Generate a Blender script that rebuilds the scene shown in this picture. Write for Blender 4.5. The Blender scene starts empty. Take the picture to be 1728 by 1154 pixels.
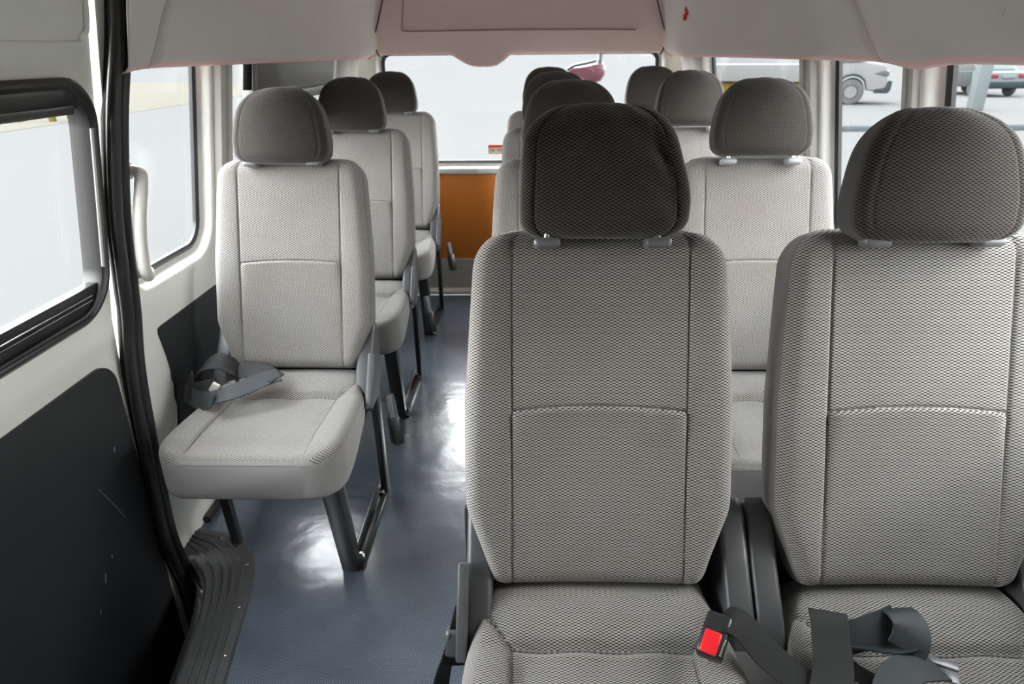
import bpy, bmesh, math, random
import numpy as np
from mathutils import Vector, Matrix, geometry
random.seed(7)
rng = np.random.default_rng(7)
SC = bpy.context.scene
COL = SC.collection
R = math.radians

# ------------------------------------------------------------------ camera
CAM_H = 1.25
cam_d = bpy.data.cameras.new('camera')
cam = bpy.data.objects.new('camera', cam_d)
COL.objects.link(cam)
SC.camera = cam
cam_d.sensor_width = 36.0
FPX = 1152.0                                   # focal length in pixels of the 1728 wide frame
cam_d.lens = FPX * 36.0 / 1728.0
fv = Vector(((890.0 - 864.0) / FPX, (577.0 - 88.0) / FPX, 1.0)).normalized()   # world +Y seen from the camera
rv = Vector((fv.z, 0, -fv.x)).normalized()
uv_ = fv.cross(rv)
# columns: the camera's own axes in the world (x right, y up, z backwards)
cx_ = Vector((rv.x, fv.x, uv_.x)); cy_ = Vector((rv.y, fv.y, uv_.y)); cz_ = Vector((-rv.z, -fv.z, -uv_.z))
cam.matrix_world = Matrix(((cx_.x, cy_.x, cz_.x, 0), (cx_.y, cy_.y, cz_.y, 0), (cx_.z, cy_.z, cz_.z, CAM_H), (0, 0, 0, 1)))
cam_d.clip_start = 0.02
cam_d.clip_end = 4000
cam_d.dof.use_dof = True
cam_d.dof.focus_distance = 1.05
cam_d.dof.aperture_fstop = 9.0

# ------------------------------------------------------------------ world, sun, exposure
SKY = 20.0
world = bpy.data.worlds.new('world'); SC.world = world
world.use_nodes = True
wn = world.node_tree
bg = wn.nodes['Background']
tc = wn.nodes.new('ShaderNodeTexCoord'); sx = wn.nodes.new('ShaderNodeSeparateXYZ')
rp = wn.nodes.new('ShaderNodeValToRGB')
rp.color_ramp.elements[0].position = 0.0; rp.color_ramp.elements[0].color = (1.0, .985, .96, 1)
rp.color_ramp.elements[1].position = .7; rp.color_ramp.elements[1].color = (.93, .965, 1.0, 1)
wn.links.new(tc.outputs['Generated'], sx.inputs[0]); wn.links.new(sx.outputs['Z'], rp.inputs[0])
# added sky scaling to balance light on the seats: brighter left, dimmed right
mrw = wn.nodes.new('ShaderNodeMapRange'); mrw.inputs['From Min'].default_value = -1; mrw.inputs['From Max'].default_value = 1
mrw.inputs['To Min'].default_value = 1.25; mrw.inputs['To Max'].default_value = .45
wn.links.new(sx.outputs['X'], mrw.inputs['Value'])
vsw = wn.nodes.new('ShaderNodeVectorMath'); vsw.operation = 'SCALE'
wn.links.new(rp.outputs[0], vsw.inputs[0]); wn.links.new(mrw.outputs[0], vsw.inputs['Scale'])
wn.links.new(vsw.outputs[0], bg.inputs['Color'])
bg.inputs['Strength'].default_value = SKY
sun_d = bpy.data.lights.new('sun', 'SUN'); sun = bpy.data.objects.new('sun', sun_d); COL.objects.link(sun)
sun_d.energy = 2.5; sun_d.angle = R(16); sun_d.color = (1, .96, .9)
sun.rotation_euler = Vector((-.80, .18, -.50)).to_track_quat('-Z', 'Y').to_euler()      # from the right, a little behind the camera, through haze
sun.location = (-4, -6, 8)
SC.view_settings.view_transform = 'Standard'
SC.view_settings.look = 'None'
SC.view_settings.exposure = 0.14
SC.view_settings.gamma = 1.0
SC.view_settings.use_curve_mapping = False
SC.cycles.max_bounces = 10
SC.cycles.diffuse_bounces = 6
SC.cycles.transparent_max_bounces = 16
SC.cycles.use_denoising = True

# ------------------------------------------------------------------ materials
def nodes_of(name):
    m = bpy.data.materials.new(name); m.use_nodes = True
    nt = m.node_tree
    return m, nt, nt.nodes['Principled BSDF'], nt.nodes, nt.links

def mat(name, col, rough=.5, metal=0., spec=.5, noise=0., nscale=20., bump=0., bscale=200., coat=0., sheen=0.):
    m, nt, b, N, L = nodes_of(name)
    b.inputs['Base Color'].default_value = (*col, 1)
    b.inputs['Roughness'].default_value = rough
    b.inputs['Metallic'].default_value = metal
    b.inputs['Specular IOR Level'].default_value = spec
    b.inputs['Coat Weight'].default_value = coat
    b.inputs['Sheen Weight'].default_value = sheen
    geo = N.new('ShaderNodeTexCoord')
    if noise:
        n = N.new('ShaderNodeTexNoise'); n.inputs['Scale'].default_value = nscale; n.inputs['Detail'].default_value = 5
        L.new(geo.outputs['Object'], n.inputs['Vector'])
        mx = N.new('ShaderNodeMix'); mx.data_type = 'RGBA'
        mx.inputs[6].default_value = (*[c * (1 - noise) for c in col], 1)
        mx.inputs[7].default_value = (*[min(1, c * (1 + noise)) for c in col], 1)
        L.new(n.outputs[0], mx.inputs[0]); L.new(mx.outputs[2], b.inputs['Base Color'])
    if bump:
        n2 = N.new('ShaderNodeTexNoise'); n2.inputs['Scale'].default_value = bscale; n2.inputs['Detail'].default_value = 3
        L.new(geo.outputs['Object'], n2.inputs['Vector'])
        bp = N.new('ShaderNodeBump'); bp.inputs['Strength'].default_value = 1; bp.inputs['Distance'].default_value = bump
        L.new(n2.outputs[0], bp.inputs['Height']); L.new(bp.outputs[0], b.inputs['Normal'])
    return m

def woven(name, light, dark, bw=.0094, bh=.0023, warm=.12, dash=(.60, .92)):
    """honeycomb seat cloth: staggered dark dashes in a lighter knit (uv in metres)"""
    m, nt, b, N, L = nodes_of(name)
    uv = N.new('ShaderNodeUVMap')
    dn = N.new('ShaderNodeTexNoise'); dn.inputs['Scale'].default_value = 60; dn.inputs['Detail'].default_value = 2
    L.new(uv.outputs[0], dn.inputs['Vector'])
    ad = N.new('ShaderNodeVectorMath'); ad.operation = 'MULTIPLY_ADD'
    ad.inputs[1].default_value = (.0016, .0012, 0)
    L.new(dn.outputs['Color'], ad.inputs[0]); L.new(uv.outputs[0], ad.inputs[2])
    sp = N.new('ShaderNodeSeparateXYZ'); L.new(ad.outputs[0], sp.inputs[0])
    def mth(op, a, b_=None, c_=None):
        n_ = N.new('ShaderNodeMath'); n_.operation = op
        for k_, v_ in enumerate((a, b_, c_)):
            if v_ is None: continue
            if isinstance(v_, (int, float)): n_.inputs[k_].default_value = v_
            else: L.new(v_, n_.inputs[k_])
        return n_.outputs[0]
    vv = mth('DIVIDE', sp.outputs[1], bh); row = mth('FLOOR', vv)
    odd = mth('MULTIPLY', mth('FLOORED_MODULO', row, 2.0), .5)
    uu = mth('FRACT', mth('ADD', mth('DIVIDE', sp.outputs[0], bw), odd))
    du = mth('ABSOLUTE', mth('MULTIPLY_ADD', uu, 2.0, -1.0)); dv = mth('ABSOLUTE', mth('MULTIPLY_ADD', mth('FRACT', vv), 2.0, -1.0))
    dd = mth('ADD', mth('POWER', mth('DIVIDE', du, dash[0]), 2.6), mth('POWER', mth('DIVIDE', dv, dash[1]), 2.6))
    mr = N.new('ShaderNodeMapRange'); mr.interpolation_type = 'SMOOTHSTEP'
    mr.inputs['From Min'].default_value = .45; mr.inputs['From Max'].default_value = 1.5
    L.new(dd, mr.inputs['Value'])
    # fine twill threads between the dashes
    tw = mth('SINE', mth('MULTIPLY', sp.outputs[0], 3600.0)); twf = mth('MULTIPLY_ADD', tw, .10, .9)
    lc = N.new('ShaderNodeVectorMath'); lc.operation = 'SCALE'; lc.inputs[0].default_value = light; L.new(twf, lc.inputs['Scale'])
    cm = N.new('ShaderNodeMix'); cm.data_type = 'RGBA'; cm.inputs[6].default_value = (*dark, 1)
    L.new(mr.outputs[0], cm.inputs[0]); L.new(lc.outputs[0], cm.inputs[7])
    # wear: broad warm / dark blotches of the cloth
    geo = N.new('ShaderNodeTexCoord'); n = N.new('ShaderNodeTexNoise'); n.inputs['Scale'].default_value = 6; n.inputs['Detail'].default_value = 4
    L.new(geo.outputs['Object'], n.inputs['Vector'])
    cr = N.new('ShaderNodeValToRGB')
    cr.color_ramp.elements[0].position = .3; cr.color_ramp.elements[0].color = (1 - warm * .6, 1 - warm * .9, 1 - warm * 1.2, 1)
    cr.color_ramp.elements[1].position = .65; cr.color_ramp.elements[1].color = (1, 1, 1, 1)
    L.new(n.outputs[0], cr.inputs[0])
    mu = N.new('ShaderNodeMix'); mu.data_type = 'RGBA'; mu.blend_type = 'MULTIPLY'; mu.inputs[0].default_value = 1
    L.new(cm.outputs[2], mu.inputs[6]); L.new(cr.outputs[0], mu.inputs[7])
    L.new(mu.outputs[2], b.inputs['Base Color'])
    b.inputs['Roughness'].default_value = .85; b.inputs['Specular IOR Level'].default_value = .15
    b.inputs['Sheen Weight'].default_value = .25; b.inputs['Sheen Roughness'].default_value = .4
    bp = N.new('ShaderNodeBump'); bp.inputs['Strength'].default_value = .8; bp.inputs['Distance'].default_value = .0007
    L.new(mr.outputs[0], bp.inputs['Height']); L.new(bp.outputs[0], b.inputs['Normal'])
    return m

M = {}
M['cloth'] = woven('seat_cloth', (.39, .375, .358), (.04, .037, .034))
M['cloth_head'] = woven('headrest_cloth', (.085, .075, .068), (.012, .011, .010), .0090, .0026)
M['cloth_side'] = mat('seat_side_cloth', (.13, .125, .12), .9, spec=.15, bump=.0006, bscale=900, sheen=.2)
M['cloth_plain'] = mat('seat_plain_cloth', (.235, .225, .218), .9, spec=.15, bump=.0006, bscale=900, sheen=.2, noise=.06, nscale=9)
M['head_side'] = mat('headrest_side_cloth', (.05, .047, .045), .9, spec=.15, bump=.0006, bscale=900, sheen=.2)
M['thread'] = mat('seam_thread', (.15, .145, .14), .8)
M['piping'] = mat('seam_piping', (.35, .34, .33), .6)
M['plastic'] = mat('grey_plastic', (.058, .060, .064), .38, bump=.0002, bscale=700, noise=.12, nscale=30)
M['guide'] = mat('headrest_guide_plastic', (.13, .135, .14), .3)
M['guide_light'] = mat('headrest_guide_light_plastic', (.32, .33, .34), .32)
M['steel'] = mat('black_steel', (.018, .018, .019), .32, metal=0, spec=.6, coat=.3)
M['chrome'] = mat('steel_bright', (.6, .6, .6), .25, metal=1)
M['belt'] = mat('belt_webbing', (.011, .0112, .0115), .6, spec=.3, bump=.0005, bscale=1400)
M['belt_teal_sheen'] = mat('belt_webbing_sheen', (.017, .023, .0255), .5, spec=.4, bump=.0005, bscale=1400)  # same black webbing, its teal sheen put into the colour
M['buckle'] = mat('buckle_plastic', (.02, .021, .023), .3)
M['red'] = mat('red_button', (.75, .015, .02), .35)
M['white'] = mat('white_paint', (.90, .90, .845), .35, noise=.03, nscale=3, coat=.15)
M['pillar'] = mat('pillar_trim', (.52, .50, .465), .6, noise=.05, nscale=6)
M['headliner'] = mat('headliner_cloth', (.80, .75, .715), .95, spec=.1, bump=.0007, bscale=600, noise=.05, nscale=4)
M['pinkglow_lip'] = mat('pink_glow_edge', (.90, .62, .60), .8, spec=.2)  # pink glow along the lining's lower edge, put into its colour
M['pinkglow_liner'] = mat('pink_glow_headliner', (.78, .60, .57), .95, spec=.1, bump=.0007, bscale=600)  # rear lining with the same pink glow mixed into its colour
M['rubber'] = mat('black_rubber', (.016, .016, .017), .38, spec=.5)
M['frame'] = mat('black_window_frame', (.022, .021, .021), .35)
M['framegrey'] = mat('grey_window_frame', (.12, .115, .11), .45)
M['board'] = mat('black_board', (.013, .0155, .018), .55, bump=.0004, bscale=300, noise=.15, nscale=5)
M['step'] = mat('step_rubber', (.055, .055, .057), .6, bump=.0008, bscale=120, noise=.25, nscale=18)
M['brown'] = mat('brown_board', (.92, .28, .035), .45, noise=.12, nscale=3)
M['dark'] = mat('dark_cavity', (.006, .006, .007), .8)
M['handle'] = mat('cream_plastic', (.62, .60, .55), .4)
M['dust'] = mat('scratch', (.35, .36, .37), .7)

def floor_mat():
    m, nt, b, N, L = nodes_of('floor_vinyl')
    tc = N.new('ShaderNodeTexCoord')
    n = N.new('ShaderNodeTexNoise'); n.inputs['Scale'].default_value = 5; n.inputs['Detail'].default_value = 6
    L.new(tc.outputs['Object'], n.inputs['Vector'])
    cr = N.new('ShaderNodeValToRGB')
    cr.color_ramp.elements[0].position = .3; cr.color_ramp.elements[0].color = (.060, .075, .098, 1)
    cr.color_ramp.elements[1].position = .75; cr.color_ramp.elements[1].color = (.098, .120, .152, 1)
    L.new(n.outputs[0], cr.inputs[0])
    mr = N.new('ShaderNodeMapRange'); mr.inputs['From Min'].default_value = .3; mr.inputs['From Max'].default_value = .7
    mr.inputs['To Min'].default_value = .19; mr.inputs['To Max'].default_value = .255
    n3 = N.new('ShaderNodeTexNoise'); n3.inputs['Scale'].default_value = 7; n3.inputs['Detail'].default_value = 5
    L.new(tc.outputs['Object'], n3.inputs['Vector']); L.new(n3.outputs[0], mr.inputs['Value']); L.new(mr.outputs[0], b.inputs['Roughness'])
    # dot pattern in colour only, worn dots with their highlights painted in, about 6 mm apart, set on the diagonal
    mp = N.new('ShaderNodeMapping'); mp.inputs['Rotation'].default_value = (0, 0, R(45)); mp.inputs['Scale'].default_value = (1400, 1400, 1)
    L.new(tc.outputs['Object'], mp.inputs['Vector'])
    s = N.new('ShaderNodeSeparateXYZ'); L.new(mp.outputs[0], s.inputs[0])
    a = N.new('ShaderNodeMath'); a.operation = 'SINE'; L.new(s.outputs[0], a.inputs[0])
    c = N.new('ShaderNodeMath'); c.operation = 'SINE'; L.new(s.outputs[1], c.inputs[0])
    mu = N.new('ShaderNodeMath'); mu.operation = 'ADD'; L.new(a.outputs[0], mu.inputs[0]); L.new(c.outputs[0], mu.inputs[1])
    dm = N.new('ShaderNodeMapRange'); dm.inputs['From Min'].default_value = .5; dm.inputs['From Max'].default_value = 1.6
    dm.inputs['To Min'].default_value = .7; dm.inputs['To Max'].default_value = 3.2
    L.new(mu.outputs[0], dm.inputs['Value'])
    vs_ = N.new('ShaderNodeVectorMath'); vs_.operation = 'SCALE'; L.new(cr.outputs[0], vs_.inputs[0]); L.new(dm.outputs[0], vs_.inputs['Scale'])
    L.new(vs_.outputs[0], b.inputs['Base Color'])
    b1 = N.new('ShaderNodeBump'); b1.inputs['Strength'].default_value = .2; b1.inputs['Distance'].default_value = .0004
    L.new(mu.outputs[0], b1.inputs['Height'])
    n2 = N.new('ShaderNodeTexNoise'); n2.inputs['Scale'].default_value = 9; n2.inputs['Detail'].default_value = 3
    L.new(tc.outputs['Object'], n2.inputs['Vector'])
    b2 = N.new('ShaderNodeBump'); b2.inputs['Strength'].default_value = .35; b2.inputs['Distance'].default_value = .008
    L.new(n2.outputs[0], b2.inputs['Height']);  L.new(b2.outputs[0], b.inputs['Normal'])
    b.inputs['Specular IOR Level'].default_value = 1.0; b.inputs['Coat Weight'].default_value = .4; b.inputs['Coat Roughness'].default_value = .25
    return m
M['floor'] = floor_mat()

def glass_mat(name, tint=(1, 1, 1)):
    m = bpy.data.materials.new(name); m.use_nodes = True
    N = m.node_tree.nodes; L = m.node_tree.links
    N.remove(N['Principled BSDF'])
    t = N.new('ShaderNodeBsdfTransparent'); t.inputs[0].default_value = (*tint, 1)
    g = N.new('ShaderNodeBsdfGlossy'); g.inputs['Roughness'].default_value = .02
    lw = N.new('ShaderNodeLayerWeight'); lw.inputs['Blend'].default_value = .5
    pw = N.new('ShaderNodeMath'); pw.operation = 'POWER'; pw.inputs[1].default_value = 5
    f = N.new('ShaderNodeMath'); f.operation = 'MULTIPLY_ADD'; f.inputs[1].default_value = .5; f.inputs[2].default_value = .02
    x = N.new('ShaderNodeMixShader')
    L.new(lw.outputs['Facing'], pw.inputs[0]); L.new(pw.outputs[0], f.inputs[0])
    L.new(f.outputs[0], x.inputs[0]); L.new(t.outputs[0], x.inputs[1]); L.new(g.outputs[0], x.inputs[2])
    L.new(x.outputs[0], N['Material Output'].inputs[0])
    return m
M['glass'] = glass_mat('window_glass', (.97, .98, .98))

# ------------------------------------------------------------------ mesh helpers
def tag(o, label=None, cat=None, group=None, kind=None):
    if label: o['label'] = label
    if cat: o['category'] = cat
    if group: o['group'] = group
    if kind: o['kind'] = kind
    return o

def link(name, me, mats, parent=None, angle=40):
    if not isinstance(mats, (list, tuple)): mats = [mats]
    for m in mats: me.materials.append(m)
    if angle is not None:
        me.polygons.foreach_set('use_smooth', [True] * len(me.polygons))
        me.set_sharp_from_angle(angle=R(angle))
    o = bpy.data.objects.new(name, me); COL.objects.link(o)
    if parent is not None: o.parent = parent
    return o

def obj(name, bm, mats, parent=None, angle=40):
    me = bpy.data.meshes.new(name); bm.normal_update(); bm.to_mesh(me); bm.free()
    return link(name, me, mats, parent, angle)

def empty(name, loc=(0, 0, 0), rz=0):
    o = bpy.data.objects.new(name, None); COL.objects.link(o)
    o.location = loc; o.rotation_euler = (0, 0, rz); o.empty_display_size = .1
    return o

def add_box(bm, c, s, bev=0., seg=2, rot=None, mi=0):
    r = bmesh.ops.create_cube(bm, size=1)
    vs = r['verts']
    for v in vs: v.co = Vector((v.co.x * s[0], v.co.y * s[1], v.co.z * s[2]))
    if bev > 0:
        es = list({e for v in vs for e in v.link_edges})
        rr = bmesh.ops.bevel(bm, geom=es, offset=bev, segments=seg, profile=.5, affect='EDGES')
        vs = list({v for f in rr['faces'] for v in f.verts} | {v for v in vs if v.is_valid})
    mm = Matrix.Translation(Vector(c)) @ (rot.to_4x4() if rot is not None else Matrix.Identity(4))
    for v in vs: v.co = mm @ v.co
    if mi:
        for f in {f for v in vs for f in v.link_faces}: f.material_index = mi
    return vs

def box(name, c, s, m, parent=None, bev=.003, rot=None, seg=2):
    bm = bmesh.new(); add_box(bm, c, s, bev, seg, rot)
    return obj(name, bm, m, parent)

def add_tube(bm, pts, rad, n=12, cap=True, sx=1., closed=False):
    """round tube along pts; rad number or list; sx flattens it"""
    P = [Vector(p) for p in pts]; k = len(P)
    rad = rad if isinstance(rad, (list, tuple)) else [rad] * k
    rings = []; up = None
    for i, p in enumerate(P):
        if closed: t = (P[(i + 1) % k] - P[i - 1]).normalized()
        else: t = (P[min(i + 1, k - 1)] - P[max(i - 1, 0)]).normalized()
        if up is None:
            a = Vector((0, 0, 1)) if abs(t.z) < .9 else Vector((1, 0, 0))
            up = (a - a.dot(t) * t).normalized()
        else: up = (up - up.dot(t) * t).normalized()
        s = t.cross(up)
        rings.append([bm.verts.new(p + rad[i] * (math.cos(2 * math.pi * j / n) * up + sx * math.sin(2 * math.pi * j / n) * s)) for j in range(n)])
    m_ = k if closed else k - 1
    for i in range(m_):
        a, b = rings[i], rings[(i + 1) % k]
        for j in range(n): bm.faces.new((a[j], a[(j + 1) % n], b[(j + 1) % n], b[j]))
    if cap and not closed:
        bm.faces.new(rings[0][::-1]); bm.faces.new(rings[-1])

def tube(name, pts, rad, m, parent=None, n=12, sx=1., closed=False):
    bm = bmesh.new(); add_tube(bm, pts, rad, n, True, sx, closed)
    return obj(name, bm, m, parent, 60)

def smooth_path(pts, k=8):
    """Catmull-Rom through pts"""
    P = [Vector(p) for p in pts]; P = [2 * P[0] - P[1]] + P + [2 * P[-1] - P[-2]]
    out = []
    for i in range(1, len(P) - 2):
        for j in range(k):
            t = j / k; a, b, c, d = P[i - 1], P[i], P[i + 1], P[i + 2]
            out.append(.5 * ((2 * b) + (c - a) * t + (2 * a - 5 * b + 4 * c - d) * t * t + (3 * b - a - 3 * c + d) * t ** 3))
    out.append(P[-2]); return out

def extrude_x(name, poly, x0, x1, m, parent=None, bev=.004, seg=3):
    """polygon in (y, z) pulled from x0 to x1, edges rounded"""
    bm = bmesh.new(); add_extrude_x(bm, poly, x0, x1, bev, seg)
    return obj(name, bm, m, parent)

def add_extrude_x(bm, poly, x0, x1, bev=.004, seg=3):
    a = [bm.verts.new((x0, y, z)) for y, z in poly]; b = [bm.verts.new((x1, y, z)) for y, z in poly]
    n = len(poly)
    fs = [bm.faces.new(a[::-1]), bm.faces.new(b)]
    for i in range(n): fs.append(bm.faces.new((a[i], a[(i + 1) % n], b[(i + 1) % n], b[i])))
    bmesh.ops.recalc_face_normals(bm, faces=fs)
    if bev > 0:
        es = list({e for f in fs[:2] for e in f.edges})
        bmesh.ops.bevel(bm, geom=es, offset=bev, segments=seg, profile=.5, affect='EDGES', clamp_overlap=True)

def ribbon(name, ctr, side, width, m, parent=None, thick=.0016, k=8):
    """belt webbing: centre line and across-direction per key point"""
    C = smooth_path(ctr, k); S = smooth_path(side, k)
    bm = bmesh.new(); rows = []
    for i, c in enumerate(C):
        t = (C[min(i + 1, len(C) - 1)] - C[max(i - 1, 0)]).normalized()
        s = (S[i] - S[i].dot(t) * t).normalized(); nrm = t.cross(s) * thick
        w = width / 2
        rows.append([bm.verts.new(c + s * w * f + nrm * g) for f, g in ((-1, 0), (-.96, 1), (-.4, 1), (.4, 1), (.96, 1), (1, 0), (.96, -1), (.4, -1), (-.4, -1), (-.96, -1))])
    for a, b in zip(rows, rows[1:]):
        for j in range(10): bm.faces.new((a[j], a[(j + 1) % 10], b[(j + 1) % 10], b[j]))
    bm.faces.new(rows[0]); bm.faces.new(rows[-1][::-1])
    bmesh.ops.recalc_face_normals(bm, faces=bm.faces)
    return obj(name, bm, m, parent, 50)

# ------------------------------------------------------------------ upholstery loft
def loft(name, O, A, Nn, ps, W, F, B, Rc, disp, U, mats, parent=None, side_from=None, capmat=0, xoff=None, plain_after=None, coluv=False):
    """padded body: slices along A from O; half width W(p), front F(p), back B(p), corner radius Rc(p);
       disp(u, p, x) pushes the front face out along Nn. uv = metres on the cloth."""
    O = Vector(O); A = Vector(A).normalized(); Nn = Vector(Nn).normalized(); X = Vector((1, 0, 0))
    bm = bmesh.new(); uvl = bm.loops.layers.uv.new('UVMap')
    arc = [math.pi / 2 * i / 7 for i in range(8)]
    rings = []; UV = []; kinds = None
    for p in ps:
        w, f, b, r = W(p), F(p), B(p), Rc(p)
        r = min(r, w * .9, (f + b) / 2 * .98)
        pts = []          # (x, n, uvx, side?)
        for u in U: x = u * (w - r); pts.append((x, f, x, 0, u))
        for a in arc[1:]: pts.append((w - r + r * math.sin(a), f - r + r * math.cos(a), w - r + r * a, 1 if a > 1.0 else 0, 1 + .1 * a))
        L0 = w - r + r * math.pi / 2
        hs = f + b - 2 * r
        for q in (.33, .67): pts.append((w, f - r - hs * q, L0 + hs * q, 1, 2))
        for a in arc: pts.append((w - r + r * math.cos(a), -b + r - r * math.sin(a), L0 + hs + r * a, 1, 2))
        L1 = L0 + hs + r * math.pi / 2
        for q in (.25, .5, .75, 1.): pts.append(((w - r) * (1 - q), -b, L1 + (w - r) * q, 1, 2))
        back = [(-x, n, -s, k, -u) for (x, n, s, k, u) in pts[len(U):]]
        ring_pts = back[::-1] + pts
        vs = []; uvs = []
        for (x, n, s, k, u) in ring_pts:
            d = disp(u, p, x) if abs(u) < 1.2 else 0
            co = O + A * p + X * (x + (xoff(p) if xoff else 0)) + Nn * (n + d)
            vs.append(bm.verts.new(co)); uvs.append((s, p))
        kinds = [k for (_, _, _, k, _) in ring_pts]
        rings.append(vs); UV.append(uvs)
    n = len(rings[0])
    i0 = int(np.argmin([abs(p) for p in ps]))
    for j in range(n if coluv else 0):
        acc = [0.]
        for i in range(1, len(rings)): acc.append(acc[-1] + (rings[i][j].co - rings[i - 1][j].co).length)
        for i in range(len(rings)): UV[i][j] = (UV[i][j][0], acc[i] - acc[i0])
    for i in range(len(rings) - 1):
        for j in range(n - 1):
            fc = bm.faces.new((rings[i][j], rings[i][j + 1], rings[i + 1][j + 1], rings[i + 1][j]))
            for lp, (a, c) in zip(fc.loops, ((i, j), (i, j + 1), (i + 1, j + 1), (i + 1, j))): lp[uvl].uv = UV[a][c]
            if (side_from and kinds[j] and kinds[j + 1]) or (plain_after and ps[i] >= plain_after): fc.material_index = 1
    for i, rev in ((0, True), (len(rings) - 1, False)):
        vs = rings[i][:-1]
        # cap made of strips between front and back halves
        m2 = n // 2
        fc = bm.faces.new(vs[::-1] if rev else vs)
        for lp in fc.loops:
            co = lp.vert.co - O; lp[uvl].uv = (co.x, co.dot(Nn))
        fc.material_index = capmat
    bmesh.ops.remove_doubles(bm, verts=bm.verts, dist=1e-6)
    bmesh.ops.recalc_face_normals(bm, faces=bm.faces)
    if parent is not None: pass
    o = obj(name, bm, mats, parent, 55)
    def surf(x, p, lift=0.):
        w, f, r = W(p), F(p), Rc(p)
        u = x / max(.001, (w - r))
        return O + A * p + X * (x + (xoff(p) if xoff else 0)) + Nn * (f + (disp(u, p, x) if abs(u) < 1.2 else 0) + lift)
    return o, surf

def interp(xs, ys):
    xs = np.array(xs, float); ys = np.array(ys, float)
    # smooth (cosine-free) monotone-ish: average a few nearby linear samples
    def f(p):
        s = 0
        for d in (-.012, -.006, 0, .006, .012): s += float(np.interp(p + d, xs, ys))
        return s / 5
    return f

def endround(p, lo, hi, Rl, Rh):
    """0..1 factor of a quarter-circle at both ends"""
    def q(e, r):
        if r <= 0 or e >= r: return 1.
        e = max(e, 0.); return math.sqrt(max(0., 1 - (1 - e / r) ** 2))
    return q(p - lo, Rl), q(hi - p, Rh)

def cluster(base, centres, half=.006, k=4):
    s = set(round(float(b), 5) for b in base)
    for c in centres:
        for i in range(-k, k + 1): s.add(round(c + half * i / k, 5))
    return sorted(v for v in s if base[0] - 1e-9 <= v <= base[-1] + 1e-9)

def gauss(d, s): return math.exp(-(d / s) ** 2)

LEAN = R(18)
BA = Vector((0, math.sin(LEAN), math.cos(LEAN)))          # up the backrest
BN = Vector((0, -math.cos(LEAN), math.sin(LEAN)))         # out of its front face
BLEN = .572
SEAM = .137
def back_parts(root, cx, wide=1.0):
    Wt = interp([0, .05, .13, .30, .45, .572], [.168, .183, .2125, .2125, .203, .194])
    def W(p):
        a, b = endround(p, 0, BLEN, .012, .062)
        return Wt(p) * wide - .008 * (1 - a) - .058 * (1 - b)
    def F(p):
        a, b = endround(p, 0, BLEN, .03, .045)
        return .035 - .03 * (1 - a) - .045 * (1 - b)
    def B(p):
        a, b = endround(p, 0, BLEN, .03, .045)
        return .055 - .03 * (1 - a) - .02 * (1 - b)
    def Rc(p): return .024
    def hs(x): return .287 + .008 * (1 - (x / SEAM) ** 2)
    def disp(u, p, x):
        d = 0.
        ax = abs(x)
        bol = .008 * (1 - math.exp(-max(0, ax - SEAM) / .02)) if ax > SEAM else 0
        d += bol - .006 * (1 - min(1, ax / SEAM) ** 2)
        d -= .0032 * gauss(ax - SEAM, .0026)
        if ax < SEAM:
            q = p - hs(x)
            d -= .0045 * gauss(q, .003)
            if q < 0: d += .009 * math.exp(q / .05) * min(1, (SEAM - ax) / .01)
        if abs(u) > 1: d *= max(0, 1 - (abs(u) - 1) / .12)
        return d
    Us = np.linspace(-1, 1, 41)
    U = cluster(list(Us), [q * SEAM / w_ for q in (-1, 1) for w_ in (.186, .176, .160, .150)], .03, 5)
    base = np.concatenate([np.linspace(0, .03, 9), np.linspace(.04, .49, 42), BLEN - .075 * (np.cos(np.linspace(0, math.pi / 2, 14))) ** 1.0])
    ps = cluster(sorted(base), [.287, .292], .012, 8)
    o, S = loft('backrest', (0, 0, .448), BA, BN, ps, W, F, B, Rc, disp, U, [M['cloth'], M['cloth_side']], root, True)
    o.location.x = cx
    # stitching
    bm = bmesh.new()
    for s in (-1, 1):
        add_tube(bm, [S(s * SEAM, p, -.0006) for p in np.linspace(.02, .525, 60)], .0011, 5)
    add_tube(bm, [S(x, hs(x), .0002) for x in np.linspace(-SEAM, SEAM, 30)], .0011, 5)
    t = obj('seam', bm, M['thread'], o, 60)
    return o

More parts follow.
